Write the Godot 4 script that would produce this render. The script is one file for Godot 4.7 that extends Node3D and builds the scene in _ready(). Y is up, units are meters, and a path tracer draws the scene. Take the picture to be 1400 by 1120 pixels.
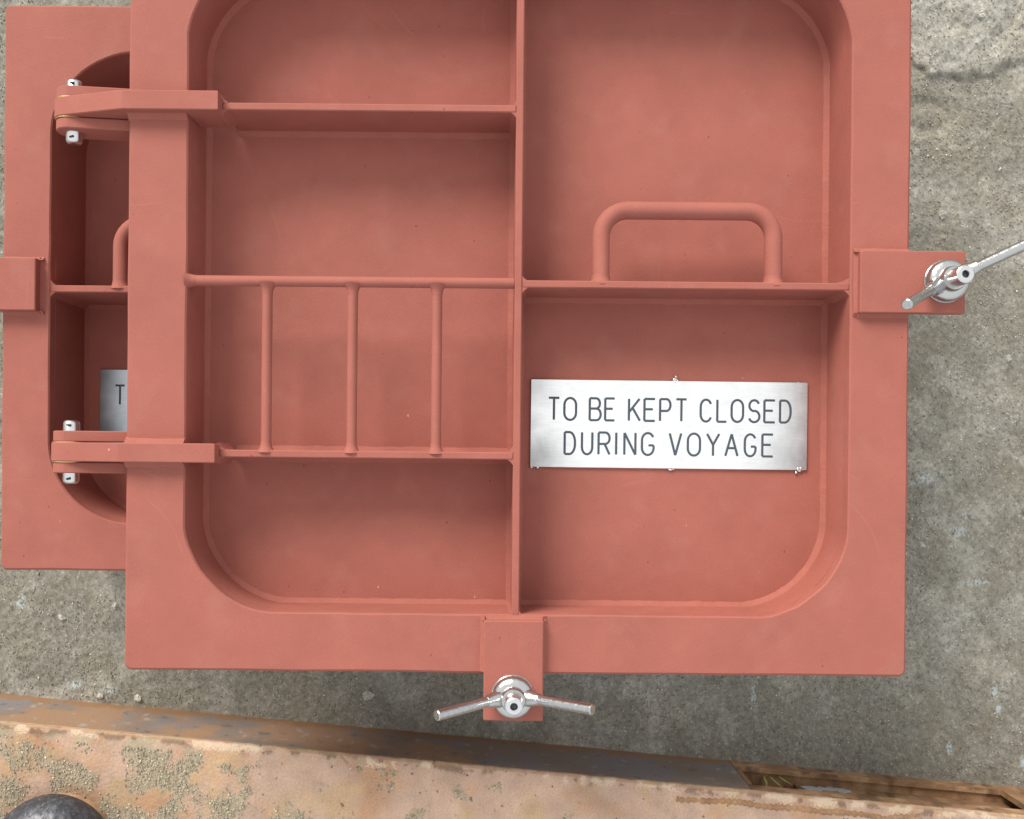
extends Node3D
# Two red-oxide steel hatches stacked on rough concrete, a rusty steel beam in front; seen from straight above.
# x right, z towards the lower edge of the photograph, y up, metres.

const EYE_HEIGHT := 1.008
const FOCAL := 1212.0            # focal length in photograph pixels
const UPPER_FACE := 0.220        # height of the upper hatch's flange face
const LOWER_FACE := 0.115
const FLAT := -1

var rng := RandomNumberGenerator.new()
var lut := PackedByteArray()
var taken := {}
var M := {}
var wob := FastNoiseLite.new()
var rough_noise := FastNoiseLite.new()
var edge_noise := FastNoiseLite.new()
var fine_noise := FastNoiseLite.new()
var sand_noise := FastNoiseLite.new()


# ------------------------------------------------------------------ geometry builder
class Geo:
	var v := PackedVector3Array()
	var g := PackedInt32Array()
	var xf := Transform3D()

	func tri(a: Vector3, b: Vector3, c: Vector3, s := -1) -> void:
		v.append(xf * a); v.append(xf * b); v.append(xf * c)
		g.append(s)

	func quad(a: Vector3, b: Vector3, c: Vector3, d: Vector3, s := -1) -> void:
		tri(a, b, c, s)
		tri(a, c, d, s)

	# Godot's front faces run clockwise: turn every triangle of a closed solid if its signed volume says otherwise
	func fix(start: int) -> void:
		var vol := 0.0
		var o := v[start]
		for i in range(start, v.size(), 3):
			vol += (v[i] - o).dot((v[i + 1] - o).cross(v[i + 2] - o))
		if vol > 0.0:
			for i in range(start, v.size(), 3):
				var t := v[i + 1]
				v[i + 1] = v[i + 2]
				v[i + 2] = t

	func bridge(a: PackedVector3Array, b: PackedVector3Array, s: int, closed := true) -> void:
		var n := a.size()
		for i in (n if closed else n - 1):
			var j := (i + 1) % n
			quad(a[i], a[j], b[j], b[i], s)

	func fan(a: PackedVector3Array, turn: bool, s := -1) -> void:
		var c := Vector3.ZERO
		for p in a: c += p
		c /= a.size()
		for i in a.size():
			var j := (i + 1) % a.size()
			if turn: tri(c, a[j], a[i], s)
			else: tri(c, a[i], a[j], s)

	func cbox(c: Vector3, size: Vector3, b: float) -> void:
		var start := v.size()
		var h := size / 2.0
		var loops := []
		for lv in [[-h.y, b], [-h.y + b, 0.0], [h.y - b, 0.0], [h.y, b]]:
			var loop := PackedVector3Array()
			var x: float = h.x - lv[1]
			var z: float = h.z - lv[1]
			var e: float = b
			for p in [Vector2(x, z - e), Vector2(x - e, z), Vector2(-x + e, z), Vector2(-x, z - e), Vector2(-x, -z + e), Vector2(-x + e, -z), Vector2(x - e, -z), Vector2(x, -z + e)]:
				loop.append(c + Vector3(p.x, lv[0], p.y))
			loops.append(loop)
		for i in 3: bridge(loops[i], loops[i + 1], -1)
		fan(loops[0], true)
		fan(loops[3], false)
		fix(start)

	func lathe(profile: Array, n := 28, join := 0.8) -> void:
		var start := v.size()
		var group := 50
		for i in profile.size() - 1:
			var p: Vector2 = profile[i]
			var q: Vector2 = profile[i + 1]
			if i > 0:
				var before: Vector2 = p - profile[i - 1]
				if absf(before.angle_to(q - p)) > join: group += 1
			for k in n:
				var a0 := TAU * k / n
				var a1 := TAU * (k + 1) / n
				var d0 := Vector3(cos(a0), 0, sin(a0))
				var d1 := Vector3(cos(a1), 0, sin(a1))
				if k == n - 1: d1 = Vector3(1, 0, 0)
				if k == 0: d0 = Vector3(1, 0, 0)
				var up := Vector3.UP
				if p.x > 1e-7: tri(d0 * p.x + up * p.y, d1 * p.x + up * p.y, d1 * q.x + up * q.y, group)
				if q.x > 1e-7: tri(d0 * p.x + up * p.y, d1 * q.x + up * q.y, d0 * q.x + up * q.y, group)
		fix(start)

	func tube(path: Array, r: float, n := 14, cham := 0.0008, wobble := []) -> void:
		var start := v.size()
		var count := path.size()
		var t0: Vector3 = (path[1] - path[0]).normalized()
		var side := t0.cross(Vector3.UP)
		if side.length() < 0.1: side = t0.cross(Vector3.RIGHT)
		side = side.normalized()
		var rings := []
		for i in count:
			var t: Vector3
			if i == 0: t = t0
			elif i == count - 1: t = (path[i] - path[i - 1]).normalized()
			else: t = ((path[i] - path[i - 1]).normalized() + (path[i + 1] - path[i]).normalized()).normalized()
			side = (side - t * side.dot(t)).normalized()
			var up := side.cross(t)
			var radii := [r]
			var shift := [0.0]
			if i == 0: radii = [r - cham, r]; shift = [0.0, cham]
			if i == count - 1: radii = [r, r - cham]; shift = [-cham, 0.0]
			for k in radii.size():
				var ring := PackedVector3Array()
				for j in n:
					var a := TAU * j / n
					var rr: float = radii[k]
					if wobble.size() > i: rr *= float(wobble[i])
					ring.append(path[i] + t * shift[k] + (side * cos(a) + up * sin(a)) * rr)
				rings.append(ring)
		for i in rings.size() - 1:
			bridge(rings[i], rings[i + 1], 7 if i > 0 and i < rings.size() - 2 else 8)
		fan(rings[0], true)
		fan(rings[-1], false)
		fix(start)

	func upright(p: PackedVector2Array, z: float) -> PackedVector3Array:
		var out := PackedVector3Array()
		for q in p: out.append(Vector3(q.x, q.y, z))
		return out

	# outline in (x, y) extruded along z, with chamfered rims
	func prism(poly: PackedVector2Array, z0: float, z1: float, b: float, smooth := -1) -> void:
		var start := v.size()
		if Geometry2D.is_polygon_clockwise(poly): poly.reverse()
		var n := poly.size()
		var inset := PackedVector2Array()
		for i in n:
			var e0 := (poly[i] - poly[(i + n - 1) % n]).normalized()
			var e1 := (poly[(i + 1) % n] - poly[i]).normalized()
			var n0 := Vector2(-e0.y, e0.x)
			var n1 := Vector2(-e1.y, e1.x)
			var m := (n0 + n1) / maxf(0.35, 1.0 + n0.dot(n1))
			inset.append(poly[i] + m * b)
		var idx := Geometry2D.triangulate_polygon(inset)
		var la: PackedVector3Array = upright(inset, z0)
		var lb: PackedVector3Array = upright(poly, z0 + b)
		var lc: PackedVector3Array = upright(poly, z1 - b)
		var ld: PackedVector3Array = upright(inset, z1)
		bridge(la, lb, -1); bridge(lb, lc, smooth); bridge(lc, ld, -1)
		var ccw := idx.size() >= 3 and (inset[idx[1]] - inset[idx[0]]).cross(inset[idx[2]] - inset[idx[0]]) > 0
		for i in range(0, idx.size(), 3):
			var a := idx[i]; var c := idx[i + 1]; var d := idx[i + 2]
			if not ccw:
				var t := c; c = d; d = t
			tri(ld[a], ld[c], ld[d])
			tri(la[a], la[d], la[c])
		fix(start)

	# a weld seam in the corner between two surfaces: c runs along the corner, na and nb point along the two surfaces
	func seam(c: Array, na: Array, nb: Array, legs: Array, closed: bool) -> void:
		var start := v.size()
		var k := PackedVector3Array(); var a := PackedVector3Array(); var m := PackedVector3Array(); var b := PackedVector3Array()
		for i in c.size():
			var l: float = legs[i]
			var sink: Vector3 = -(na[i] + nb[i]) * 0.0006
			k.append(c[i] + sink)
			a.append(c[i] + na[i] * l - nb[i] * 0.0006)
			m.append(c[i] + (na[i] + nb[i]) * l * 0.36)
			b.append(c[i] + nb[i] * l - na[i] * 0.0006)
		bridge(k, a, -1, closed); bridge(a, m, 3, closed); bridge(m, b, 3, closed); bridge(b, k, -1, closed)
		if not closed:
			var e := c.size() - 1
			quad(k[0], b[0], m[0], a[0])
			quad(k[e], a[e], m[e], b[e])
		fix(start)

	func mesh() -> ArrayMesh:
		var st := SurfaceTool.new()
		st.begin(Mesh.PRIMITIVE_TRIANGLES)
		for i in g.size():
			st.set_smooth_group(g[i])
			for k in 3:
				st.set_smooth_group(g[i])
				st.add_vertex(v[i * 3 + k])
		st.generate_normals()
		return st.commit()


# a rectangle with rounded corners as a loop in (x, z); kink > 0 leaves a slight corner where the arcs begin (flame-cut look)
func rounded(hx: float, hz: float, r: float, n: int, kink := 0.0) -> PackedVector2Array:
	var out := PackedVector2Array()
	for q in 4:
		var sx := 1.0 if q == 0 or q == 3 else -1.0
		var sz := 1.0 if q < 2 else -1.0
		var c := Vector2(sx * (hx - r), sz * (hz - r))
		for i in n + 1:
			var t := float(i) / n
			var a := PI / 2 * (q + t)
			var d := Vector2(cos(a), sin(a))
			var f := 1.0 - kink * sin(PI * t)
			out.append(c + d * r * f)
	return out


func level(loop: PackedVector2Array, y: float) -> PackedVector3Array:
	var out := PackedVector3Array()
	for p in loop: out.append(Vector3(p.x, y, p.y))
	return out


# a flat ring: outer and inner loop of the same number of points, chamfered at the top
func ring_plate(geo: Geo, o: Array, i: Array, y0: float, y1: float, b: float, straight := 1) -> void:
	var start := geo.v.size()
	var n := 14
	var oo := ragged(rounded(o[0], o[1], o[2], n), straight, 0.0005)
	var ot := ragged(rounded(o[0] - b, o[1] - b, maxf(o[2] - b, 0.001), n), straight, 0.0006)
	var ii := ragged(rounded(i[0], i[1], i[2], n, i[3]), straight, 0.0004)
	var it := ragged(rounded(i[0] + b * 0.6, i[1] + b * 0.6, i[2] + b * 0.6, n, i[3]), straight, 0.0006)
	var a := level(oo, y0); var c := level(oo, y1 - b); var d := level(ot, y1)
	var e := level(it, y1); var f := level(ii, y1 - b * 0.6); var h := level(ii, y0)
	geo.bridge(a, c, 1); geo.bridge(c, d, 2); geo.bridge(d, e, -1); geo.bridge(e, f, 4); geo.bridge(f, h, 5); geo.bridge(h, a, -1)
	geo.fix(start)


# straight runs of a loop cut into pieces and made to waver by up to `amount`
func ragged(loop: PackedVector2Array, pieces: int, amount: float) -> PackedVector2Array:
	if pieces <= 1: return loop
	var out := PackedVector2Array()
	for k in loop.size():
		var p := loop[k]
		var q := loop[(k + 1) % loop.size()]
		var m := pieces if k % 15 == 14 else 1
		for t in m:
			var r := p.lerp(q, float(t) / m)
			out.append(r + r.normalized() * amount * 2.0 * wob.get_noise_2d(r.x * 700.0, r.y * 700.0))
	return out


func disc_plate(geo: Geo, hx: float, hz: float, r: float, y0: float, y1: float, b := 0.0006) -> void:
	var start := geo.v.size()
	var o := rounded(hx, hz, r, 10)
	var t := rounded(hx - b, hz - b, maxf(r - b, 0.0003), 10)
	geo.bridge(level(o, y0), level(o, y1 - b), 1)
	geo.bridge(level(o, y1 - b), level(t, y1), 2)
	geo.fan(level(o, y0), true)
	geo.fan(level(t, y1), false)
	geo.fix(start)


# ------------------------------------------------------------------ nodes
func numbered(called: String) -> String:
	var n: int = taken.get(called, 0)
	taken[called] = n + 1
	return called if n == 0 else "%s_%03d" % [called, n]


func tag(o: Node, label: String, category: String, group := "", kind := "") -> void:
	o.set_meta("label", label)
	o.set_meta("category", category)
	if group: o.set_meta("group", group)
	if kind: o.set_meta("kind", kind)


func put(called: String, geo: Geo, m: Material, parent: Node) -> MeshInstance3D:
	var o := MeshInstance3D.new()
	o.name = called
	o.mesh = geo.mesh()
	o.material_override = m
	parent.add_child(o, true)
	return o


func thing(called: String, at: Vector3, turn := 0.0) -> Node3D:
	var o := Node3D.new()
	o.name = numbered(called)
	add_child(o, true)
	o.position = at
	o.rotation.y = turn
	return o


# ------------------------------------------------------------------ materials
func srgb8(x: float) -> int:
	return lut[clampi(int(x * 2047.0), 0, 2047)]


func noise_bytes(w: int, h: int, freq: float, octaves: int, sd: int, kind := FastNoiseLite.TYPE_SIMPLEX_SMOOTH, seamless := true) -> PackedByteArray:
	var n := FastNoiseLite.new()
	n.seed = sd
	n.frequency = freq
	n.noise_type = kind
	n.fractal_octaves = octaves
	var im := n.get_seamless_image(w, h, false, false, 0.1, true) if seamless else n.get_image(w, h, false, false, true)
	im.convert(Image.FORMAT_L8)
	return im.get_data()


func height_tex(side: int, freq: float, octaves: int, sd: int) -> ImageTexture:
	var im := Image.create_from_data(side, side, false, Image.FORMAT_L8, noise_bytes(side, side, freq, octaves, sd))
	return ImageTexture.create_from_image(im)


# red oxide primer: even, with faint cloudiness, paler overspray, fine grain and a few specks
func paint_texture() -> ImageTexture:
	var side := 1024
	var low := noise_bytes(side, side, 0.006, 3, 11)
	var mid := noise_bytes(side, side, 0.03, 3, 12)
	var haze := noise_bytes(side, side, 0.010, 4, 13)
	var fine := noise_bytes(side, side, 0.35, 2, 14)
	var speck := noise_bytes(side, side, 0.055, 1, 15)
	var data := PackedByteArray()
	data.resize(side * side * 3)
	for i in side * side:
		var t := 1.0 + (low[i] - 128) / 128.0 * 0.07 + (mid[i] - 128) / 128.0 * 0.035 + (fine[i] - 128) / 128.0 * 0.10
		var d := clampf((haze[i] - 150) / 105.0, 0.0, 1.0) * 0.22
		var r := lerpf(0.300 * t, 0.37, d)
		var g := lerpf(0.095 * t, 0.175, d)
		var b := lerpf(0.071 * t, 0.140, d)
		if speck[i] > 249 and fine[i] > 120:
			r *= 0.45; g *= 0.45; b *= 0.5
		data[i * 3] = srgb8(r); data[i * 3 + 1] = srgb8(g); data[i * 3 + 2] = srgb8(b)
	var im := Image.create_from_data(side, side, false, Image.FORMAT_RGB8, data)
	# faint rub marks and a few chips
	rng.seed = 61
	for k in 24:
		var p := Vector2(rng.randf() * side, rng.randf() * side)
		var a := rng.randf() * TAU
		var bend := rng.randfn(0, 0.006)
		var strength := rng.randf_range(0.05, 0.16)
		for q in rng.randi_range(15, 110):
			p += Vector2(cos(a), sin(a))
			a += bend
			var x := posmod(int(p.x), side)
			var y := posmod(int(p.y), side)
			im.set_pixel(x, y, im.get_pixel(x, y).lerp(Color(0.86, 0.66, 0.60), strength))
	for k in 26:
		var x := rng.randi_range(2, side - 4)
		var y := rng.randi_range(2, side - 4)
		var c := Color(0.92, 0.80, 0.74) if k % 3 == 0 else Color(0.30, 0.12, 0.10)
		for dy in rng.randi_range(1, 3):
			for dx in rng.randi_range(1, 2): im.set_pixel(x + dx, y + dy, im.get_pixel(x + dx, y + dy).lerp(c, 0.65))
	return ImageTexture.create_from_image(im)


# several tones laid over each other by noise: rust, mill scale, cement dust
func blend_texture(side: int, tones: Array, freqs: Array, sd: int, grain: float, stretch := 1) -> ImageTexture:
	var layers := []
	for k in tones.size():
		layers.append(noise_bytes(side, side, freqs[k], 4, sd + k))
	var fine := noise_bytes(side, side, 0.3, 2, sd + 40)
	var data := PackedByteArray()
	data.resize(side * side * 3)
	var base: Vector3 = tones[0][0]
	for i in side * side:
		var c := base
		for k in range(1, tones.size()):
			var lo: float = tones[k][1]
			var a := clampf((layers[k][i] / 255.0 - lo) / float(tones[k][2]), 0.0, 1.0)
			c = c.lerp(tones[k][0], a)
		c *= 1.0 + (fine[i] - 128) / 128.0 * grain + (layers[0][i] - 128) / 128.0 * 0.18
		data[i * 3] = srgb8(c.x); data[i * 3 + 1] = srgb8(c.y); data[i * 3 + 2] = srgb8(c.z)
	var im := Image.create_from_data(side, side, false, Image.FORMAT_RGB8, data)
	if stretch > 1: im.resize(side * stretch, side, Image.INTERPOLATE_CUBIC)
	return ImageTexture.create_from_image(im)


# where cement and sand lie on the beam: x along it, z back from its edge, in metres; above 0 they lie
func sand_cover(x: float, z: float) -> float:
	var band := 0.55 - absf((x + 0.345) - (z - 0.02) * 1.1) * 9.0            # a spill running off to the lower right
	var corner := 0.45 - (x + 0.50) * 6.0                                # thick round the knob at the left
	var spots := 0.28 - absf(x + 0.42) * 3.0
	var far_side := -0.16 + clampf((z - 0.05) * 5.0, -0.2, 0.3) - clampf(x, 0.0, 0.5) * 0.8
	return maxf(maxf(band, corner), maxf(spots, far_side)) * 0.6 + sand_noise.get_noise_2d(x * 1000.0, z * 1000.0) * 0.75 - 0.12


# grey brown mill scale with bluish and rusty clouds, drawn out along the beam; rust along both rims, a few pale scrapes
func beam_side_texture() -> ImageTexture:
	var w := 1400
	var h := 100
	var low := noise_bytes(w, h, 0.006, 3, 211, FastNoiseLite.TYPE_SIMPLEX_SMOOTH, false)
	var blue := noise_bytes(w, h, 0.009, 3, 212, FastNoiseLite.TYPE_SIMPLEX_SMOOTH, false)
	var mid := noise_bytes(w, h, 0.035, 4, 213, FastNoiseLite.TYPE_SIMPLEX_SMOOTH, false)
	var fine := noise_bytes(w, h, 0.30, 2, 214, FastNoiseLite.TYPE_SIMPLEX, false)
	var data := PackedByteArray()
	data.resize(w * h * 3)
	for j in h:
		var y := 1.0 - absf((j + 0.5) / h * 2.0 - 1.0)       # 0 at both rims
		for k in w:
			var i := j * w + k
			var x := 1.4 * (k + 0.5) / w - 0.7
			var m := mid[i] / 255.0
			var c := Vector3(0.235, 0.19, 0.16)
			c = c.lerp(Vector3(0.225, 0.208, 0.212), clampf((blue[i] / 255.0 - 0.46) * 5.0, 0.0, 0.9))
			c = c.lerp(Vector3(0.36, 0.22, 0.13), clampf((low[i] / 255.0 - 0.54 - x * 0.7 + (m - 0.5) * 0.4) * 3.5, 0.0, 0.85))
			c = c.lerp(Vector3(0.29, 0.165, 0.085), clampf((0.34 + (m - 0.5) * 0.5 - y) * 4.0, 0.0, 0.95))
			if m > 0.76 and y > 0.3: c = c.lerp(Vector3(0.36, 0.36, 0.34), clampf((m - 0.76) * 9.0, 0.0, 0.7))
			if m < 0.2: c *= 0.75
			c *= 1.0 + (fine[i] / 255.0 - 0.5) * 0.25
			data[i * 3] = srgb8(c.x); data[i * 3 + 1] = srgb8(c.y); data[i * 3 + 2] = srgb8(c.z)
	return ImageTexture.create_from_image(Image.create_from_data(w, h, false, Image.FORMAT_RGB8, data))


# dusty pink primer gone to rust, ochre run-off, cement scum, a pale chipped front edge and rust pits
func beam_top_texture() -> ImageTexture:
	var w := 1792
	var h := 224
	var low := noise_bytes(w, h, 0.008, 4, 301, FastNoiseLite.TYPE_SIMPLEX_SMOOTH, false)
	var mid := noise_bytes(w, h, 0.022, 4, 302, FastNoiseLite.TYPE_SIMPLEX_SMOOTH, false)
	var och := noise_bytes(w, h, 0.010, 3, 303, FastNoiseLite.TYPE_SIMPLEX_SMOOTH, false)
	var pit := noise_bytes(w, h, 0.075, 2, 304, FastNoiseLite.TYPE_SIMPLEX_SMOOTH, false)
	var fine := noise_bytes(w, h, 0.28, 3, 305, FastNoiseLite.TYPE_SIMPLEX, false)
	var data := PackedByteArray()
	data.resize(w * h * 3)
	var pink := Vector3(0.42, 0.29, 0.215)
	var orange := Vector3(0.375, 0.215, 0.125)
	var ochre := Vector3(0.40, 0.275, 0.155)
	var cement := Vector3(0.33, 0.275, 0.19)
	var chip := Vector3(0.50, 0.40, 0.29)
	for j in h:
		var z := 0.175 * (j + 0.5) / h
		for k in w:
			var i := j * w + k
			var x := 1.4 * (k + 0.5) / w - 0.7
			var f := fine[i] / 255.0 - 0.5
			var m := mid[i] / 255.0
			var left := clampf(0.5 - (x + 0.28) * 2.0, 0.0, 1.0)
			var c := pink.lerp(orange, clampf((low[i] / 255.0 - 0.62 + left * 0.42 + (m - 0.5) * 0.3) * 3.0, 0.0, 1.0))
			c = c.lerp(ochre, clampf((och[i] / 255.0 - 0.60) * 4.0, 0.0, 0.8))
			c = c.lerp(cement, clampf(sand_cover(x, z) * 6.0 + f * 1.5, 0.0, 0.9))
			var edge := clampf((1.0 - z / (0.004 + 0.009 * low[i] / 255.0) + f * 0.9) * 3.0, 0.0, 1.0)
			if edge > 0.0:
				c = c.lerp(chip, edge * clampf((m - 0.50 + (och[i] / 255.0 - 0.55) * 0.5) * 14.0, 0.0, 0.9))
				c = c.lerp(Vector3(0.17, 0.105, 0.07), edge * clampf((0.40 - m) * 12.0, 0.0, 0.9))
				if z < 0.0022 and m < 0.6: c = c.lerp(Vector3(0.30, 0.17, 0.08), 0.7)
			c *= 1.0 + f * 0.34 + (m - 0.5) * 0.35
			if pit[i] > 218: c = c.lerp(Vector3(0.09, 0.045, 0.03), clampf((pit[i] - 218) / 12.0, 0.0, 0.85))
			data[i * 3] = srgb8(c.x); data[i * 3 + 1] = srgb8(c.y); data[i * 3 + 2] = srgb8(c.z)
	return ImageTexture.create_from_image(Image.create_from_data(w, h, false, Image.FORMAT_RGB8, data))


const GX0 := -0.72
const GZ0 := -0.66
const GSPAN := 1.5


func crust(x: float, z: float) -> float:      # the raised, paler crust at the upper right: > 0 inside, metres from its broken edge
	var e := -0.4275 - 0.40 * maxf(0.0, x - 0.566) - 0.9 * maxf(0.0, 0.506 - x)
	e += edge_noise.get_noise_2d(x * 1000.0, z * 1000.0) * 0.010
	return e - z


func ground_height(x: float, z: float) -> float:
	var X := x * 1000.0
	var Z := z * 1000.0
	var h := rough_noise.get_noise_2d(X, Z) * 0.0026 + fine_noise.get_noise_2d(X, Z) * 0.0011
	if x > 0.4 and z < -0.3:
		var c := crust(x, z)
		h += smoothstep(-0.0015, 0.006, c) * (0.0045 + 0.05 * minf(maxf(c, 0.0), 0.10)) + smoothstep(0.0, 0.012, c) * (edge_noise.get_noise_2d(X * 0.5 + 99.0, Z * 0.6) * 0.0035 + fine_noise.get_noise_2d(X * 0.9, Z * 1.1) * 0.0009)
		# a shallow scour beside the hatch
		var d := Vector2(x - 0.50, (z + 0.385) * 1.6).length()
		h -= 0.004 * exp(-pow((d - 0.025) / 0.012, 2.0))
	return h - 0.003


func ground_texture() -> ImageTexture:
	var side := 1792
	var low := noise_bytes(side, side, 0.0035, 4, 31, FastNoiseLite.TYPE_SIMPLEX_SMOOTH, false)
	var mid := noise_bytes(side, side, 0.018, 4, 32, FastNoiseLite.TYPE_SIMPLEX_SMOOTH, false)
	var spots := noise_bytes(side, side, 0.06, 2, 33, FastNoiseLite.TYPE_SIMPLEX_SMOOTH, false)
	var fine := noise_bytes(side, side, 0.22, 3, 34, FastNoiseLite.TYPE_SIMPLEX, false)
	var grainy := noise_bytes(side, side, 0.11, 3, 36, FastNoiseLite.TYPE_SIMPLEX_SMOOTH, false)
	var cool := noise_bytes(side, side, 0.011, 3, 35, FastNoiseLite.TYPE_SIMPLEX_SMOOTH, false)
	var data := PackedByteArray()
	data.resize(side * side * 3)
	for j in side:
		var z := GZ0 + GSPAN * (j + 0.5) / side
		for k in side:
			var i := j * side + k
			var x := GX0 + GSPAN * (k + 0.5) / side
			var l := low[i] / 255.0
			var m := mid[i] / 255.0
			var f := fine[i] / 255.0
			var pale := clampf((l * 0.5 + m * 0.5 - 0.43) * 3.2, 0.0, 1.0)
			if z < -0.36 and x > 0.42:
				pale = maxf(pale, clampf(crust(x, z) * 90.0, 0.0, 1.0) * (1.15 + 0.9 * (m - 0.5)))
			var r := lerpf(0.190, 0.290, pale)
			var g := lerpf(0.181, 0.281, pale)
			var b := lerpf(0.148, 0.243, pale)
			var t := (cool[i] / 255.0 - 0.5) * 0.10
			r *= 1.0 - t * 0.5; b *= 1.0 + t
			var q := 1.0 + (f - 0.5) * 0.40 + (spots[i] / 255.0 - 0.5) * 0.34 + (grainy[i] / 255.0 - 0.5) * 0.36
			if f > 0.74 and grainy[i] > 135: q += (f - 0.74) * 5.0
			if f < 0.26 and grainy[i] < 120: q *= 0.8
			data[i * 3] = srgb8(r * q); data[i * 3 + 1] = srgb8(g * q); data[i * 3 + 2] = srgb8(b * q)
	var im := Image.create_from_data(side, side, false, Image.FORMAT_RGB8, data)
	# bluish white drips of old paint and lime on the concrete: [x, z, half width, half length] in metres
	rng.seed = 5
	for s in [[0.580, 0.272, 0.004, 0.010], [0.584, 0.290, 0.003, 0.006], [0.529, 0.336, 0.0035, 0.008], [0.612, 0.352, 0.004, 0.006], [0.560, 0.146, 0.012, 0.005], [0.305, 0.276, 0.003, 0.011],
			[0.540, 0.088, 0.009, 0.008], [0.553, 0.070, 0.008, 0.006], [0.500, 0.028, 0.009, 0.004], [-0.470, 0.262, 0.009, 0.005], [-0.430, 0.268, 0.010, 0.006], [0.285, 0.235, 0.009, 0.005], [-0.530, 0.170, 0.005, 0.009]]:
		for n in 60:
			var p := Vector2(rng.randfn(0, 0.5) * s[2], rng.randfn(0, 0.5) * s[3])
			var px := int((s[0] + p.x - GX0) / GSPAN * side)
			var pz := int((s[1] + p.y - GZ0) / GSPAN * side)
			for dx in 2:
				for dz in 3:
					if px + dx < 0 or pz + dz < 0 or px + dx >= side or pz + dz >= side: continue
					im.set_pixel(px + dx, pz + dz, im.get_pixel(px + dx, pz + dz).lerp(Color(0.66, 0.71, 0.72), 0.38))
	return ImageTexture.create_from_image(im)


func solid(c: Color, rough: float, metal := 0.0) -> StandardMaterial3D:
	var m := StandardMaterial3D.new()
	m.albedo_color = c.linear_to_srgb()
	m.roughness = rough
	m.metallic = metal
	return m


func triplanar(m: StandardMaterial3D, metres: float, world := true) -> StandardMaterial3D:
	m.uv1_triplanar = true
	m.uv1_world_triplanar = world
	m.uv1_scale = Vector3.ONE / metres
	return m


func make_materials() -> void:
	for i in 2048:
		var x := i / 2047.0
		lut.append(clampi(int(round(255.0 * (12.92 * x if x < 0.0031308 else 1.055 * pow(x, 1.0 / 2.4) - 0.055))), 0, 255))
	var p := StandardMaterial3D.new()
	p.albedo_texture = paint_texture()
	p.roughness = 0.8
	p.metallic_specular = 0.45
	p.heightmap_enabled = true
	p.heightmap_texture = height_tex(1024, 0.22, 3, 70)
	p.heightmap_scale = 0.014
	M.paint = triplanar(p, 0.62)
	var wp := p.duplicate() as StandardMaterial3D
	wp.heightmap_texture = height_tex(512, 0.09, 3, 75)
	wp.heightmap_scale = 0.03
	M.weld_paint = triplanar(wp, 0.20)

	var steel := solid(Color(0.50, 0.51, 0.51), 0.27, 1.0)
	steel.heightmap_enabled = true
	steel.heightmap_texture = height_tex(256, 0.04, 3, 71)
	steel.heightmap_scale = 0.03
	M.steel = triplanar(steel, 0.05, false)
	M.bright_steel = solid(Color(0.66, 0.67, 0.68), 0.28, 1.0)
	M.dark_steel = solid(Color(0.04, 0.045, 0.05), 0.5, 0.3)
	M.brass = solid(Color(0.62, 0.43, 0.20), 0.35, 1.0)
	M.ink = solid(Color(0.045, 0.065, 0.085), 0.7)

	# scale-blue and brown of the beam's side, dusty pink rust of its top, deep rust in its slot
	var side := StandardMaterial3D.new()
	side.albedo_texture = beam_side_texture()
	side.roughness = 0.55
	side.metallic = 0.1
	side.uv1_triplanar = true
	side.uv1_scale = Vector3(1.0 / 1.4, 1.0 / 0.1, 1.0)
	side.uv1_offset = Vector3(0.5, 0.0, 0.0)
	M.beam_side = side
	var top := StandardMaterial3D.new()
	top.albedo_texture = beam_top_texture()
	top.roughness = 0.9
	top.heightmap_enabled = true
	top.heightmap_texture = ImageTexture.create_from_image(Image.create_from_data(1792, 224, false, Image.FORMAT_L8, noise_bytes(1792, 224, 0.16, 4, 72)))
	top.heightmap_scale = 0.05
	top.uv1_triplanar = true
	top.uv1_scale = Vector3(1.0 / 1.4, 1.0, 1.0 / 0.175)
	top.uv1_offset = Vector3(0.5, 0.0, 0.0)
	M.beam_top = top
	var slot := StandardMaterial3D.new()
	slot.albedo_texture = blend_texture(512, [[Vector3(0.29, 0.165, 0.085), 0, 1], [Vector3(0.40, 0.25, 0.14), 0.5, 0.3], [Vector3(0.15, 0.085, 0.045), 0.60, 0.25]], [0.01, 0.02, 0.018], 400, 0.2)
	slot.roughness = 0.9
	M.rust = triplanar(slot, 0.4, false)
	var dome := StandardMaterial3D.new()
	dome.albedo_texture = blend_texture(512, [[Vector3(0.050, 0.052, 0.062), 0, 1], [Vector3(0.10, 0.115, 0.14), 0.52, 0.2], [Vector3(0.085, 0.06, 0.055), 0.66, 0.15], [Vector3(0.28, 0.31, 0.35), 0.74, 0.1]], [0.02, 0.03, 0.03, 0.05], 500, 0.25)
	dome.roughness = 0.42
	dome.metallic = 0.35
	dome.heightmap_enabled = true
	dome.heightmap_texture = height_tex(256, 0.06, 4, 73)
	dome.heightmap_scale = 0.1
	M.dome = triplanar(dome, 0.15, false)

	var gm := StandardMaterial3D.new()
	gm.albedo_texture = ground_texture()
	gm.roughness = 0.95
	gm.heightmap_enabled = true
	gm.heightmap_texture = height_tex(1024, 0.14, 4, 74)
	gm.heightmap_scale = 0.09
	M.ground = gm

	var grain := StandardMaterial3D.new()
	grain.vertex_color_use_as_albedo = true
	grain.roughness = 0.9
	M.grain = grain


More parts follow.
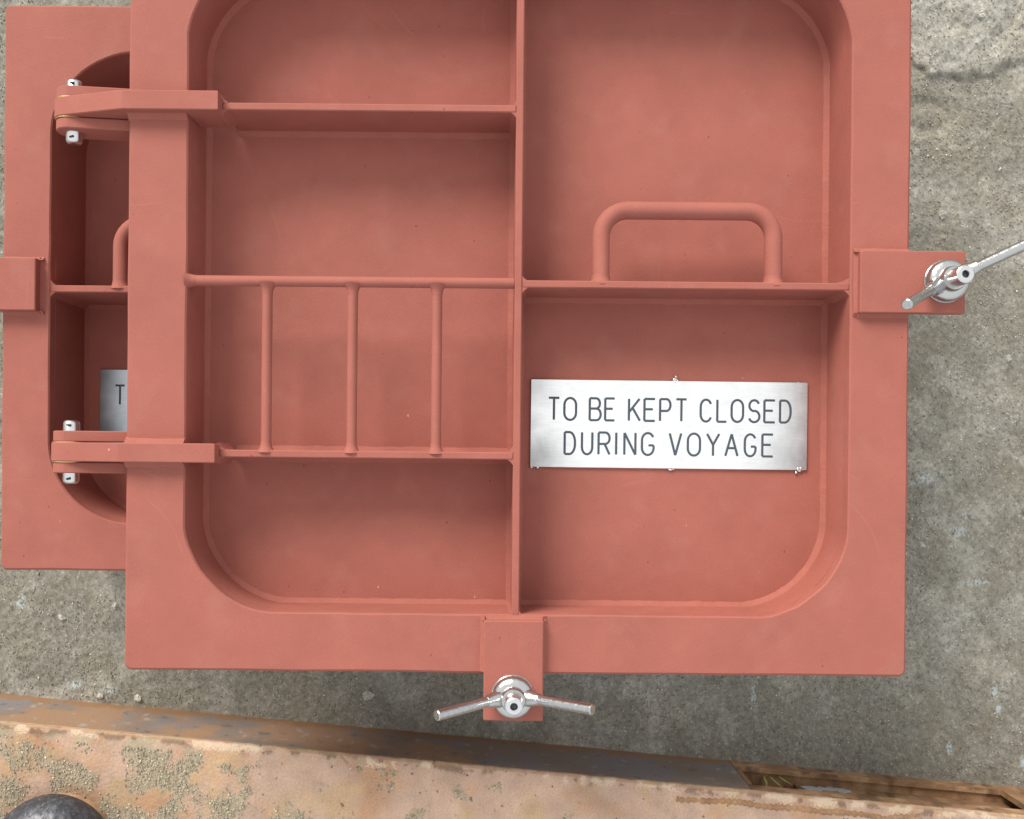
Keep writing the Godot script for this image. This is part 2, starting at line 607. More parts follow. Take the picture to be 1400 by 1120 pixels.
# brushed stainless plate; darker round spots at its corners and ends
func plate_material(hx: float, hz: float, dark_spots: Array, painted_shade: float) -> StandardMaterial3D:
	var w := 512
	var h := 192
	var brush := noise_bytes(w, h, 0.02, 3, 81, FastNoiseLite.TYPE_SIMPLEX_SMOOTH, false)
	var streak := noise_bytes(w, h, 0.25, 2, 82, FastNoiseLite.TYPE_SIMPLEX, false)
	var im := Image.create(w, h, false, Image.FORMAT_RGB8)
	for j in h:
		for i in w:
			var p := Vector2((i + 0.5) / w * 2 - 1, (j + 0.5) / h * 2 - 1) * Vector2(hx, hz)
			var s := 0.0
			for t in dark_spots:
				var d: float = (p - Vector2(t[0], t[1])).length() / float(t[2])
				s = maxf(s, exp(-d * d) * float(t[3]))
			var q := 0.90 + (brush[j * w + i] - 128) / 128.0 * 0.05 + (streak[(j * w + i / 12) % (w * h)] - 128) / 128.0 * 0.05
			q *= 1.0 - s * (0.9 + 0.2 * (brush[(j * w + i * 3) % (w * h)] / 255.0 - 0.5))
			q *= painted_shade  # below one, a dimmer bluish reflection is painted into the metal colour
			im.set_pixel(i, j, Color(q * (0.985 - 0.12 * (1.0 - painted_shade)), q, q * (1.005 + 0.12 * (1.0 - painted_shade))).linear_to_srgb())
	var m := StandardMaterial3D.new()
	m.albedo_texture = ImageTexture.create_from_image(im)
	m.metallic = 1.0
	m.roughness = 0.33
	m.uv1_triplanar = true
	m.uv1_scale = Vector3(0.5 / hx, 1.0, 0.5 / hz)
	m.uv1_offset = Vector3(0.5, 0.0, 0.5)
	return m


# ------------------------------------------------------------------ lettering: single-line strokes in a box 1 wide, 1 high, y down
func arc(cx: float, cy: float, rx: float, ry: float, a0: float, a1: float, n := 10) -> Array:
	var out := []
	for i in n + 1:
		var a := deg_to_rad(lerpf(a0, a1, float(i) / n))
		out.append(Vector2(cx + rx * cos(a), cy + ry * sin(a)))
	return out


func pts(list: Array) -> Array:
	var out := []
	for i in range(0, list.size(), 2): out.append(Vector2(list[i], list[i + 1]))
	return out


func strokes(ch: String) -> Array:
	match ch:
		"T": return [pts([0, 0, 1, 0]), pts([0.5, 0, 0.5, 1])]
		"O": return [pts([0, 0.45]) + arc(0.5, 0.32, 0.5, 0.32, 180, 360, 12) + arc(0.5, 0.68, 0.5, 0.32, 0, 180, 12) + pts([0, 0.40])]
		"B": return [pts([0, 1, 0, 0, 0.55, 0]) + arc(0.58, 0.235, 0.34, 0.235, -90, 90, 8) + pts([0, 0.47]), pts([0.5, 0.47]) + arc(0.62, 0.735, 0.38, 0.265, -90, 90, 8) + pts([0, 1])]
		"E": return [pts([1, 0, 0, 0, 0, 1, 1, 1]), pts([0, 0.47, 0.8, 0.47])]
		"K": return [pts([0, 0, 0, 1]), pts([0.95, 0, 0, 0.62]), pts([0.33, 0.42, 1, 1])]
		"P": return [pts([0, 1, 0, 0, 0.6, 0]) + arc(0.62, 0.27, 0.38, 0.27, -90, 90, 8) + pts([0, 0.54])]
		"C": return [arc(0.52, 0.32, 0.5, 0.32, -22, -180, 10) + arc(0.52, 0.68, 0.5, 0.32, 180, 22, 10)]
		"L": return [pts([0, 0, 0, 1, 1, 1])]
		"S": return [arc(0.5, 0.25, 0.46, 0.25, -20, -255, 12) + arc(0.5, 0.74, 0.5, 0.26, -75, 160, 12)]
		"D": return [pts([0, 1, 0, 0, 0.45, 0]) + arc(0.45, 0.45, 0.55, 0.45, -90, 0, 7) + arc(0.45, 0.55, 0.55, 0.45, 0, 90, 7) + pts([0, 1])]
		"U": return [pts([0, 0]) + arc(0.5, 0.68, 0.5, 0.32, 180, 0, 12) + pts([1, 0])]
		"R": return [pts([0, 1, 0, 0, 0.6, 0]) + arc(0.62, 0.26, 0.38, 0.26, -90, 90, 8) + pts([0, 0.52]), pts([0.55, 0.52, 1, 1])]
		"I": return [pts([0.5, 0, 0.5, 1])]
		"N": return [pts([0, 1, 0, 0, 1, 1, 1, 0])]
		"G": return [arc(0.52, 0.32, 0.5, 0.32, -25, -180, 10) + arc(0.52, 0.68, 0.5, 0.32, 180, 5, 10) + pts([1.02, 0.56, 0.58, 0.56])]
		"V": return [pts([0, 0, 0.5, 1, 1, 0])]
		"Y": return [pts([0, 0, 0.5, 0.5, 1, 0]), pts([0.5, 0.5, 0.5, 1])]
		"A": return [pts([0, 1, 0.5, 0, 1, 1]), pts([0.2, 0.64, 0.8, 0.64])]
	return []


# the plate sits with its centre at `at` on the pan floor; letters as they are spaced on the photograph (hundredths of a plate pixel)
func name_plate(parent: Node, at: Vector3, turn: float, painted_shade := 1.0) -> void:
	var hx := 0.1315
	var hz := 0.0418
	var dark_spots := [[-0.127, 0.034, 0.024, 0.62], [0.129, 0.034, 0.034, 0.55], [0.128, -0.03, 0.026, 0.42], [-0.130, -0.034, 0.018, 0.38], [0.131, 0.0, 0.028, 0.45], [-0.131, 0.0, 0.012, 0.3]]
	var geo := Geo.new()
	disc_plate(geo, hx, hz, 0.0012, 0.0006, 0.0026, 0.0004)
	var plate := put("name_plate", geo, plate_material(hx, hz, dark_spots, painted_shade), parent)
	plate.position = at
	plate.rotation.y = turn
	plate.set_meta("label", "bright stainless plate engraved TO BE KEPT CLOSED DURING VOYAGE")
	var u := 0.6964e-3 / 3.18
	var rows := [["TOBEKEPTCLOSED", [[157, 210], [225, 283], [335, 390], [402, 450], [505, 560], [572, 625], [640, 692], [710, 762], [815, 868], [888, 935], [950, 1007], [1025, 1078], [1092, 1145], [1160, 1213]], -0.0242],
		["DURINGVOYAGE", [[228, 280], [303, 355], [375, 430], [440, 470], [487, 542], [562, 620], [683, 740], [762, 822], [845, 905], [925, 985], [1008, 1062], [1085, 1138]], 0.0082]]
	for row in rows:
		for k in row[0].length():
			var x0: float = (row[1][k][0] - 683) * u + 0.0008
			var x1: float = (row[1][k][1] - 683) * u - 0.0008
			var lg := Geo.new()
			for st in strokes(row[0][k]):
				var path := []
				for p in st:
					path.append(Vector3(lerpf(x0, x1, p.x), 0.0, float(row[2]) + p.y * 0.0208))
				lg.xf = Transform3D(Basis.from_scale(Vector3(1, 0.32, 1)), Vector3(0, 0.0026, 0))
				var run := [path[0]]
				for i in range(1, path.size()):
					run.append(path[i])
					if i == path.size() - 1 or (path[i] - path[i - 1]).angle_to(path[i + 1] - path[i]) > 0.75:
						lg.tube(run, 0.00112, 8, 0.0003)
						run = [path[i]]
			put("letter", lg, M.ink, plate)
	rng.seed = 77
	for t in [[-0.1275, -0.0405, 0.0028], [0.006, -0.0422, 0.0036], [0.126, -0.0405, 0.0040], [-0.1255, 0.0405, 0.0034], [0.002, 0.0422, 0.0022], [0.125, 0.0420, 0.0040]]:
		var tg := Geo.new()
		for b in 5:
			var r: float = t[2] * rng.randf_range(0.3, 0.55)
			tg.xf = Transform3D(Basis.from_euler(Vector3(rng.randf() * 0.5, rng.randf() * 6, 0)).scaled(Vector3(rng.randf_range(0.8, 1.4), 0.75, 1)), Vector3(t[0] + rng.randfn(0, 0.6) * t[2], 0.0014, t[1] + rng.randfn(0, 0.35) * t[2]))
			tg.lathe([Vector2(0, -r), Vector2(r * 0.7, -r * 0.7), Vector2(r, 0), Vector2(r * 0.8, r * 0.6), Vector2(r * 0.4, r * 0.92), Vector2(0, r)], 10, 3.0)
		put("tack_weld", tg, M.bright_steel, plate)


# ------------------------------------------------------------------ hatch pieces
func legs_of(c: Array, leg: float) -> Array:
	var out := []
	for p in c: out.append(leg * (1.0 + 0.20 * wob.get_noise_3d(p.x * 900.0, p.y * 900.0, p.z * 900.0) + 0.08 * wob.get_noise_3d(p.x * 4200.0, p.y * 4200.0, p.z * 4200.0)))
	return out


func straight_seam(geo: Geo, a: Vector3, b: Vector3, na: Vector3, nb: Vector3, leg: float) -> void:
	var n := maxi(2, int(a.distance_to(b) / 0.0035))
	var c := []; var x := []; var y := []
	for i in n + 1:
		c.append(a.lerp(b, float(i) / n)); x.append(na); y.append(nb)
	geo.seam(c, x, y, legs_of(c, leg), false)


# flat bar on edge between two points on the axis, with weld seams to the floor and at both ends
func stiffener(parent: Node, a: Vector2, b: Vector2, top: float, floor_y: float, thick: float, end_seams := [true, true]) -> void:
	var d := (b - a).normalized()
	var n := Vector2(-d.y, d.x)
	var geo := Geo.new()
	var mid := (a + b) / 2
	var turn := -d.angle()
	geo.xf = Transform3D(Basis(Vector3.UP, turn), Vector3(mid.x, (top + floor_y) / 2 - 0.0005, mid.y))
	geo.cbox(Vector3.ZERO, Vector3(a.distance_to(b), top - floor_y + 0.001, thick), 0.0009)
	var o := put("stiffener", geo, M.paint, parent)
	var s := Geo.new()
	for side in [-1.0, 1.0]:
		var off: Vector2 = n * side * thick / 2
		var n3 := Vector3(n.x * side, 0, n.y * side)
		s = Geo.new()
		straight_seam(s, Vector3(a.x + off.x, floor_y, a.y + off.y), Vector3(b.x + off.x, floor_y, b.y + off.y), n3, Vector3.UP, 0.0052)
		put("weld_seam", s, M.weld_paint, o)
		for e in 2:
			if not end_seams[e]: continue
			var q: Vector2 = (a if e == 0 else b) + off
			var in3 := Vector3(d.x, 0, d.y) * (1.0 if e == 0 else -1.0)
			s = Geo.new()
			straight_seam(s, Vector3(q.x, floor_y, q.y), Vector3(q.x, top - 0.0006, q.y), n3, in3, 0.0058)
			put("weld_seam", s, M.weld_paint, o)


func bar(parent: Node, called: String, path: Array, r: float, material: Material, flare := []) -> MeshInstance3D:
	var geo := Geo.new()
	geo.tube(path, r, 18, 0.0008)
	for f in flare:      # weld collar where the bar meets the steel: [point, direction along the bar]
		var y: Vector3 = f[1].normalized()
		var x := y.cross(Vector3.UP)
		if x.length() < 0.1: x = y.cross(Vector3.RIGHT)
		x = x.normalized()
		geo.xf = Transform3D(Basis(x, y, x.cross(y)), f[0])
		geo.lathe([Vector2(0, -0.002), Vector2(r + 0.0036, -0.002), Vector2(r + 0.0021, 0.0004), Vector2(r + 0.0011, 0.0022), Vector2(r + 0.0004, 0.0045), Vector2(r + 0.0001, 0.0075), Vector2(0, 0.0075)], 18, 1.2)
	geo.xf = Transform3D()
	return put(called, geo, material, parent)


func grab_handle(parent: Node, x0: float, x1: float, z0: float, z1: float, y: float, r: float) -> void:
	var path := [Vector3(x0, y, z0)]
	var rc := 0.024
	for i in 9:
		var a := PI / 2 * i / 8
		path.append(Vector3(x0 + rc - rc * cos(a), y, z1 + rc - rc * sin(a)))
	for i in 9:
		var a := PI / 2 * i / 8
		path.append(Vector3(x1 - rc + rc * sin(a), y, z1 + rc - rc * cos(a)))
	path.append(Vector3(x1, y, z0))
	bar(parent, "grab_handle", path, r, M.paint, [[path[0], Vector3(0, 0, -1)], [path[-1], Vector3(0, 0, -1)]])


# the clamp tab with its weld and, if wanted, its wing-nut toggle; `out` is the direction out of the hatch
func clamp_tab(parent: Node, a: Vector3, out: Vector3, long: float, wide: float, thick: float, overlap: float) -> void:
	var turn := atan2(-out.z, out.x)
	var geo := Geo.new()
	geo.xf = Transform3D(Basis(Vector3.UP, turn), a)
	geo.cbox(Vector3(long / 2, thick / 2 + 0.0004, 0), Vector3(long, thick, wide), 0.0009)
	var o := put("clamp_tab", geo, M.paint, parent)
	var s := Geo.new()
	s.xf = geo.xf
	straight_seam(s, Vector3(0, 0, -wide / 2 - 0.002), Vector3(0, 0, wide / 2 + 0.002), Vector3(-1, 0, 0), Vector3.UP, 0.0034)
	put("weld_seam", s, M.weld_paint, o)
	for side in [-1.0, 1.0]:
		s = Geo.new()
		s.xf = geo.xf
		straight_seam(s, Vector3(-0.003, 0, side * wide / 2), Vector3(overlap - 0.002, 0, side * wide / 2), Vector3(0, 0, side), Vector3.UP, 0.0042)
		put("weld_seam", s, M.weld_paint, o)


func toggle(parent: Node, at: Vector3, turn: float, droop: float) -> void:
	var geo := Geo.new()
	geo.lathe([Vector2(0, 0.0016), Vector2(0.0178, 0.0016), Vector2(0.0183, 0.0024), Vector2(0.0183, 0.0052), Vector2(0.0176, 0.0076), Vector2(0.0158, 0.0096), Vector2(0.0128, 0.0106), Vector2(0.0112, 0.0110), Vector2(0.0108, 0.0145), Vector2(0.0098, 0.0165), Vector2(0, 0.0165)], 40, 0.75)
	var hub := put("toggle_nut", geo, M.steel, parent)
	hub.position = at
	hub.rotation.y = turn
	var w := Geo.new()
	w.lathe([Vector2(0, 0), Vector2(0.0188, 0), Vector2(0.0190, 0.0003), Vector2(0.0190, 0.0011), Vector2(0.0187, 0.0014), Vector2(0, 0.0014)], 40, 0.5)
	put("washer", w, M.steel, hub)
	var s := Geo.new()
	s.lathe([Vector2(0, -0.070), Vector2(0.0080, -0.070), Vector2(0.0080, 0.004), Vector2(0.0082, 0.0280), Vector2(0.0076, 0.0330), Vector2(0.0066, 0.0338), Vector2(0.0034, 0.0338), Vector2(0.0030, 0.0332), Vector2(0.0027, 0.0270), Vector2(0, 0.0265)], 28, 0.5)
	put("stud", s, M.bright_steel, hub)
	var h := Geo.new()
	h.lathe([Vector2(0, 0.0266), Vector2(0.0026, 0.0266), Vector2(0.0026, 0.0304), Vector2(0, 0.0304)], 12, 0.3)
	put("stud_socket", h, M.dark_steel, hub)
	for side in [-1.0, 1.0]:
		var lg := Geo.new()
		var dir := Vector3(side * cos(droop * side), 0, sin(droop * side))
		var a := dir * 0.0125 + Vector3(0, 0.0070, 0)
		var b := dir * 0.0645 + Vector3(0, 0.0500, 0)
		lg.tube([a, a.lerp(b, 0.5), b], 0.0046, 22, 0.0007)
		# cast root where the lever grows out of the nut
		var y := (b - a).normalized()
		var x := y.cross(Vector3.UP).normalized()
		lg.xf = Transform3D(Basis(x, y, x.cross(y)), a)
		lg.lathe([Vector2(0, -0.003), Vector2(0.0082, -0.003), Vector2(0.0078, 0.002), Vector2(0.0062, 0.008), Vector2(0.0049, 0.014), Vector2(0, 0.014)], 20, 1.0)
		put("lever", lg, M.steel, hub)


func lug_outline(pin: Vector2, r: float, x1: float, y_top: float, y_bottom: float) -> PackedVector2Array:
	var out := PackedVector2Array()
	out.append(Vector2(x1, y_top))
	for i in 15:
		var a := PI * 0.5 + PI * i / 14.0
		out.append(pin + Vector2(cos(a), sin(a)) * r)
	out.append(Vector2(x1, y_bottom))
	return out


func hinge(parent: Node, z: float) -> void:
	var pin := Vector2(-0.4050, -0.0190)
	# arm: lies over the flange, cranks down to the pin
	var arm := PackedVector2Array([Vector2(-0.265, 0.013), Vector2(-0.349, 0.013)])
	for i in 11:
		var a := PI * 0.60 + PI * 0.85 * i / 10.0
		arm.append(pin + Vector2(cos(a), sin(a)) * 0.0165)
	arm.append_array(PackedVector2Array([Vector2(-0.353, -0.024), Vector2(-0.3485, 0.0004), Vector2(-0.2955, 0.0004), Vector2(-0.2945, -0.030), Vector2(-0.265, -0.030)]))
	var geo := Geo.new()
	geo.prism(arm, z - 0.0085, z + 0.0085, 0.0008, 6 if false else -1)
	var o := put("hinge_arm", geo, M.paint, parent)
	var s := Geo.new()
	for side in [-1.0, 1.0]:
		s = Geo.new()
		straight_seam(s, Vector3(-0.348, 0, z + side * 0.0085), Vector3(-0.2955, 0, z + side * 0.0085), Vector3(0, 0, side), Vector3.UP, 0.0052)
		put("weld_seam", s, M.weld_paint, o)
		s = Geo.new()
		straight_seam(s, Vector3(-0.2656, -0.034, z + side * 0.0033), Vector3(-0.2656, -0.0002, z + side * 0.0033), Vector3(1, 0, 0), Vector3(0, 0, side), 0.0064)
		put("weld_seam", s, M.weld_paint, o)
	# lugs either side, running back under the flange to the coaming
	for side in [-1.0, 1.0]:
		var lg := Geo.new()
		lg.prism(lug_outline(pin, 0.0150, -0.3195, -0.0145, -0.0460), z + side * 0.0141 - 0.0049, z + side * 0.0141 + 0.0049, 0.0008)
		put("hinge_lug", lg, M.paint, parent)
	var turn := Basis(Vector3.RIGHT, PI / 2)     # lathe axis y to z
	var pg := Geo.new()
	pg.xf = Transform3D(turn, Vector3(pin.x, pin.y, z))
	pg.lathe([Vector2(0, -0.0290), Vector2(0.0040, -0.0289), Vector2(0.0060, -0.0281), Vector2(0.0070, -0.0262), Vector2(0.0070, 0.0262), Vector2(0.0060, 0.0281), Vector2(0.0040, 0.0289), Vector2(0, 0.0290)], 28, 0.9)
	var p := put("hinge_pin", pg, M.bright_steel, parent)
	for side in [-1.0, 1.0]:
		var wg := Geo.new()
		wg.xf = Transform3D(turn, Vector3(pin.x, pin.y, z + side * 0.00885))
		wg.lathe([Vector2(0, -0.0006), Vector2(0.0158, -0.0006), Vector2(0.0158, 0.0006), Vector2(0, 0.0006)], 28, 0.5)
		put("spacer_washer", wg, M.brass, p)
		var sg := Geo.new()
		sg.tube([Vector3(pin.x - 0.0012, pin.y + 0.0060, z + side * 0.0245), Vector3(pin.x, pin.y + 0.0071, z + side * 0.0245), Vector3(pin.x + 0.0030, pin.y + 0.0076, z + side * 0.0240)], 0.0010, 8, 0.0003)
		put("split_pin", sg, M.dark_steel, p)


func pan(parent: Node, hx: float, hz: float, r: float, depth: float, face: float, kink: float) -> void:
	var n := 14
	var wall := Geo.new()
	var start := wall.v.size()
	var inner := rounded(hx, hz, r, n, kink)
	var outer := rounded(hx + 0.006, hz + 0.006, r + 0.006, n, kink)
	wall.bridge(level(inner, -face), level(inner, -depth), 5)
	wall.bridge(level(inner, -depth), level(outer, -depth), -1)
	wall.bridge(level(outer, -depth), level(outer, -face), 6)
	wall.bridge(level(outer, -face), level(inner, -face), -1)
	wall.fix(start)
	var o := put("pan_wall", wall, M.paint, parent)
	var s := Geo.new()
	var c := []; var na := []; var nb := []
	for k in 4:
		# dense points: straight runs are subdivided so that the bead can waver
		pass
	var loop := rounded(hx, hz, r, n, kink)
	for i in loop.size():
		var p := loop[i]
		var q := loop[(i + 1) % loop.size()]
		var m := maxi(1, int(p.distance_to(q) / 0.0035))
		for k in m:
			var t := p.lerp(q, float(k) / m)
			c.append(Vector3(t.x, -depth, t.y))
	for i in c.size():
		var e: Vector3 = (c[(i + 1) % c.size()] - c[(i + c.size() - 1) % c.size()]).normalized()
		na.append(Vector3(-e.z, 0, e.x) if Vector3(-e.z, 0, e.x).dot(Vector3(-c[i].x, 0, -c[i].z)) > 0 else Vector3(e.z, 0, -e.x))
		nb.append(Vector3.UP)
	s.seam(c, na, nb, legs_of(c, 0.0050), true)
	put("weld_seam", s, M.weld_paint, o)
	var floor_geo := Geo.new()
	disc_plate(floor_geo, hx + 0.0055, hz + 0.0055, r + 0.005, -depth - 0.008, -depth, 0.0004)
	put("floor_panel", floor_geo, M.paint, parent)


func coaming(parent: Node, hx: float, hz: float, r: float, y0: float, y1: float) -> void:
	var geo := Geo.new()
	ring_plate(geo, [hx, hz, r], [hx - 0.008, hz - 0.008, r - 0.008, 0.0], y0, y1, 0.0008)
	put("coaming", geo, M.paint, parent)


func frame_plate(parent: Node, hx: float, hz: float, ix: float, iz: float, ir: float, thick: float, kink: float) -> void:
	var geo := Geo.new()
	ring_plate(geo, [hx, hz, 0.0065], [ix, iz, ir, kink], -thick, 0.0, 0.0022, 14)
	put("frame_plate", geo, M.paint, parent)


# the thing's node stands at its base; everything is drawn from the flange face down, so its parts are lifted afterwards
func lift(root: Node3D, by: float) -> void:
	for c in root.get_children():
		(c as Node3D).position.y += by


func upper_hatch() -> void:
	var root := thing("hatch_cover", Vector3(0.0292, LOWER_FACE, -0.1521), -0.0093)
	tag(root, "larger red oxide steel hatch cover on top, with two shiny wing nuts and ladder rungs", "hatch cover", "red oxide steel hatches")
	var inner := 0.295
	var depth := 0.056
	frame_plate(root, 0.348, 0.348, inner, 0.2955, 0.076, 0.012, 0.05)
	pan(root, inner, 0.2955, 0.076, depth, 0.0123, 0.05)
	coaming(root, 0.3175, 0.3175, 0.06, -0.1048, -0.0125)
	# stiffeners: one down the middle, two at the left, one at the right
	stiffener(root, Vector2(0, -inner - 0.002), Vector2(0, inner + 0.002), -0.0005, -depth, 0.0066)
	stiffener(root, Vector2(0.0033, 0.001), Vector2(inner, 0.001), -0.0012, -depth, 0.0066)
	for z in [-0.1545, 0.1545]:
		stiffener(root, Vector2(-0.265, z), Vector2(-0.0033, z), -0.0003, -depth, 0.0066, [false, true])
		hinge(root, z)
	# step: round rail and three rungs welded between it and the lower stiffener
	var ry := -0.0058
	bar(root, "grip_rail", [Vector3(-inner - 0.001, ry, 0), Vector3(-0.15, ry, 0), Vector3(-0.003, ry, 0)], 0.0048, M.paint, [[Vector3(-inner, ry, 0), Vector3(1, 0, 0)]])
	for x in [-0.2245, -0.1480, -0.0725]:
		bar(root, "rung", [Vector3(x, ry, 0.003), Vector3(x, ry, 0.08), Vector3(x, ry, 0.1520)], 0.0046, M.paint, [[Vector3(x, ry, 0.0040), Vector3(0, 0, 1)], [Vector3(x, ry, 0.1512), Vector3(0, 0, -1)]])
	grab_handle(root, 0.0745, 0.2300, -0.0018, -0.0680, -0.012, 0.0079)
	clamp_tab(root, Vector3(0.3005, 0, -0.002), Vector3(1, 0, 0), 0.0925, 0.055, 0.008, 0.0475)
	clamp_tab(root, Vector3(-0.0015, 0, 0.2995), Vector3(0, 0, 1), 0.088, 0.0525, 0.008, 0.0485)
	toggle(root, Vector3(0.3750, 0.0086, -0.0025), deg_to_rad(27.0), 0.0)
	toggle(root, Vector3(-0.0020, 0.0086, 0.3655), deg_to_rad(2.7), 0.0)
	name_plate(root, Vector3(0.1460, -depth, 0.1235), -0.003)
	lift(root, UPPER_FACE - LOWER_FACE)


func lower_hatch() -> void:
	var root := thing("hatch_cover", Vector3(-0.1685, 0.0, -0.1650), -0.0085)
	tag(root, "smaller red oxide steel hatch underneath, mostly hidden at the left edge", "hatch cover", "red oxide steel hatches")
	var hx := 0.3185
	var hz := 0.2850
	var ix := hx - 0.048
	var iz := hz - 0.048
	var depth := 0.082
	frame_plate(root, hx, hz, ix, iz, 0.078, 0.012, 0.035)
	pan(root, ix, iz, 0.078, depth, 0.0123, 0.035)
	coaming(root, ix + 0.022, iz + 0.022, 0.06, -0.1155, -0.0125)
	stiffener(root, Vector2(-ix, 0.001), Vector2(ix, 0.001), -0.0008, -depth, 0.0070)
	grab_handle(root, -0.2030, -0.0470, -0.0018, -0.0680, -0.010, 0.0079)
	clamp_tab(root, Vector3(-ix - 0.0085, 0, -0.0010), Vector3(-1, 0, 0), 0.0925, 0.0525, 0.012, 0.040)
	name_plate(root, Vector3(-0.1225, -depth, 0.1170), -0.003, 0.55)  # last value paints the shaded, bluish reflection into this plate
	lift(root, LOWER_FACE)


# ------------------------------------------------------------------ setting
func make_ground() -> void:
	var xs := []
	var zs := []
	for v in [-40.0, -12.0, -5.0, -2.5, -1.5, -1.0]: xs.append(v); zs.append(v)
	var x := GX0
	while x < 0.775: xs.append(x); x += 0.0026
	var z := GZ0
	while z < 0.475: zs.append(z); z += 0.0026
	for v in [1.0, 1.5, 2.5, 5.0, 12.0, 40.0]: xs.append(v); zs.append(v)
	var nx := xs.size()
	var nz := zs.size()
	var verts := PackedVector3Array(); var norms := PackedVector3Array(); var uvs := PackedVector2Array(); var idx := PackedInt32Array()
	for j in nz:
		for i in nx:
			verts.append(Vector3(xs[i], ground_height(xs[i], zs[j]), zs[j]))
			uvs.append(Vector2((xs[i] - GX0) / GSPAN, (zs[j] - GZ0) / GSPAN))
	for j in nz:
		for i in nx:
			var a := verts[j * nx + maxi(i - 1, 0)]
			var b := verts[j * nx + mini(i + 1, nx - 1)]
			var c := verts[maxi(j - 1, 0) * nx + i]
			var d := verts[mini(j + 1, nz - 1) * nx + i]
			norms.append((d - c).cross(b - a).normalized())
	for j in nz - 1:
		for i in nx - 1:
			var k := j * nx + i
			idx.append_array(PackedInt32Array([k, k + 1, k + nx + 1, k, k + nx + 1, k + nx]))
	var arr := []
	arr.resize(Mesh.ARRAY_MAX)
	arr[Mesh.ARRAY_VERTEX] = verts
	arr[Mesh.ARRAY_NORMAL] = norms
	arr[Mesh.ARRAY_TEX_UV] = uvs
	arr[Mesh.ARRAY_INDEX] = idx
	var mesh := ArrayMesh.new()
	mesh.add_surface_from_arrays(Mesh.PRIMITIVE_TRIANGLES, arr)
	var o := MeshInstance3D.new()
	o.name = "ground"
	o.mesh = mesh
	o.material_override = M.ground
	o.set_meta("kind", "structure")
	o.set_meta("label", "rough grey concrete ground with a paler raised crust at the upper right")
	add_child(o, true)


func grain_mesh(sd: int) -> ArrayMesh:
	rng.seed = sd
	var d := [Vector3(1, 0, 0), Vector3(0, 1, 0), Vector3(0, 0, 1), Vector3(-1, 0, 0), Vector3(0, -1, 0), Vector3(0, 0, -1)]
	for i in 6: d[i] = d[i] * rng.randf_range(0.55, 1.1) + Vector3(rng.randfn(0, 0.15), rng.randfn(0, 0.15), rng.randfn(0, 0.15))
	var geo := Geo.new()
	for f in [[0, 1, 2], [2, 1, 3], [3, 1, 5], [5, 1, 0], [0, 2, 4], [2, 3, 4], [3, 5, 4], [5, 0, 4]]:
		geo.tri(d[f[0]], d[f[1]], d[f[2]])
	geo.fix(0)
	return geo.mesh()


func scatter(called: String, label: String, category: String, places: Array, mesh: Mesh) -> void:
	var mm := MultiMesh.new()
	mm.transform_format = MultiMesh.TRANSFORM_3D
	mm.use_colors = true
	mm.mesh = mesh
	mm.instance_count = places.size()
	for i in places.size():
		mm.set_instance_transform(i, places[i][0])
		mm.set_instance_color(i, places[i][1])
	var o := MultiMeshInstance3D.new()
	o.name = called
	o.multimesh = mm
	o.material_override = M.grain
	tag(o, label, category, "", "stuff")
	add_child(o, true)


func grain_place(at: Vector3, s: float, c: Color) -> Array:
	var b := Basis.from_euler(Vector3(rng.randf() * TAU, rng.randf() * TAU, rng.randf() * TAU)).scaled(Vector3(s, s * rng.randf_range(0.5, 0.9), s))
	return [Transform3D(b, at), c]


func make_grit() -> void:
	rng.seed = 21
	var list := []
	var mask := FastNoiseLite.new()
	mask.seed = 6
	mask.frequency = 0.012
	while list.size() < 42000:
		var x := rng.randf_range(-0.60, 0.66)
		var z := rng.randf_range(-0.56, 0.40)
		if x > -0.50 and x < 0.36 and z < 0.16: continue
		if z > 0.272 + (x + 0.552) * 0.0915: continue
		if mask.get_noise_2d(x * 1000, z * 1000) + rng.randf_range(-0.5, 0.7) < 0.0: continue
		var s := 0.0005 + 0.0013 * pow(rng.randf(), 2.6)
		var t := rng.randf_range(0.13, 0.34) if rng.randf() < 0.93 else rng.randf_range(0.42, 0.6)
		list.append(grain_place(Vector3(x, ground_height(x, z) + s * 0.3, z), s, Color(t * 1.02, t * 0.99, t * 0.86)))
	scatter("grit", "fine grey grit strewn over the concrete ground", "grit", list, grain_mesh(3))


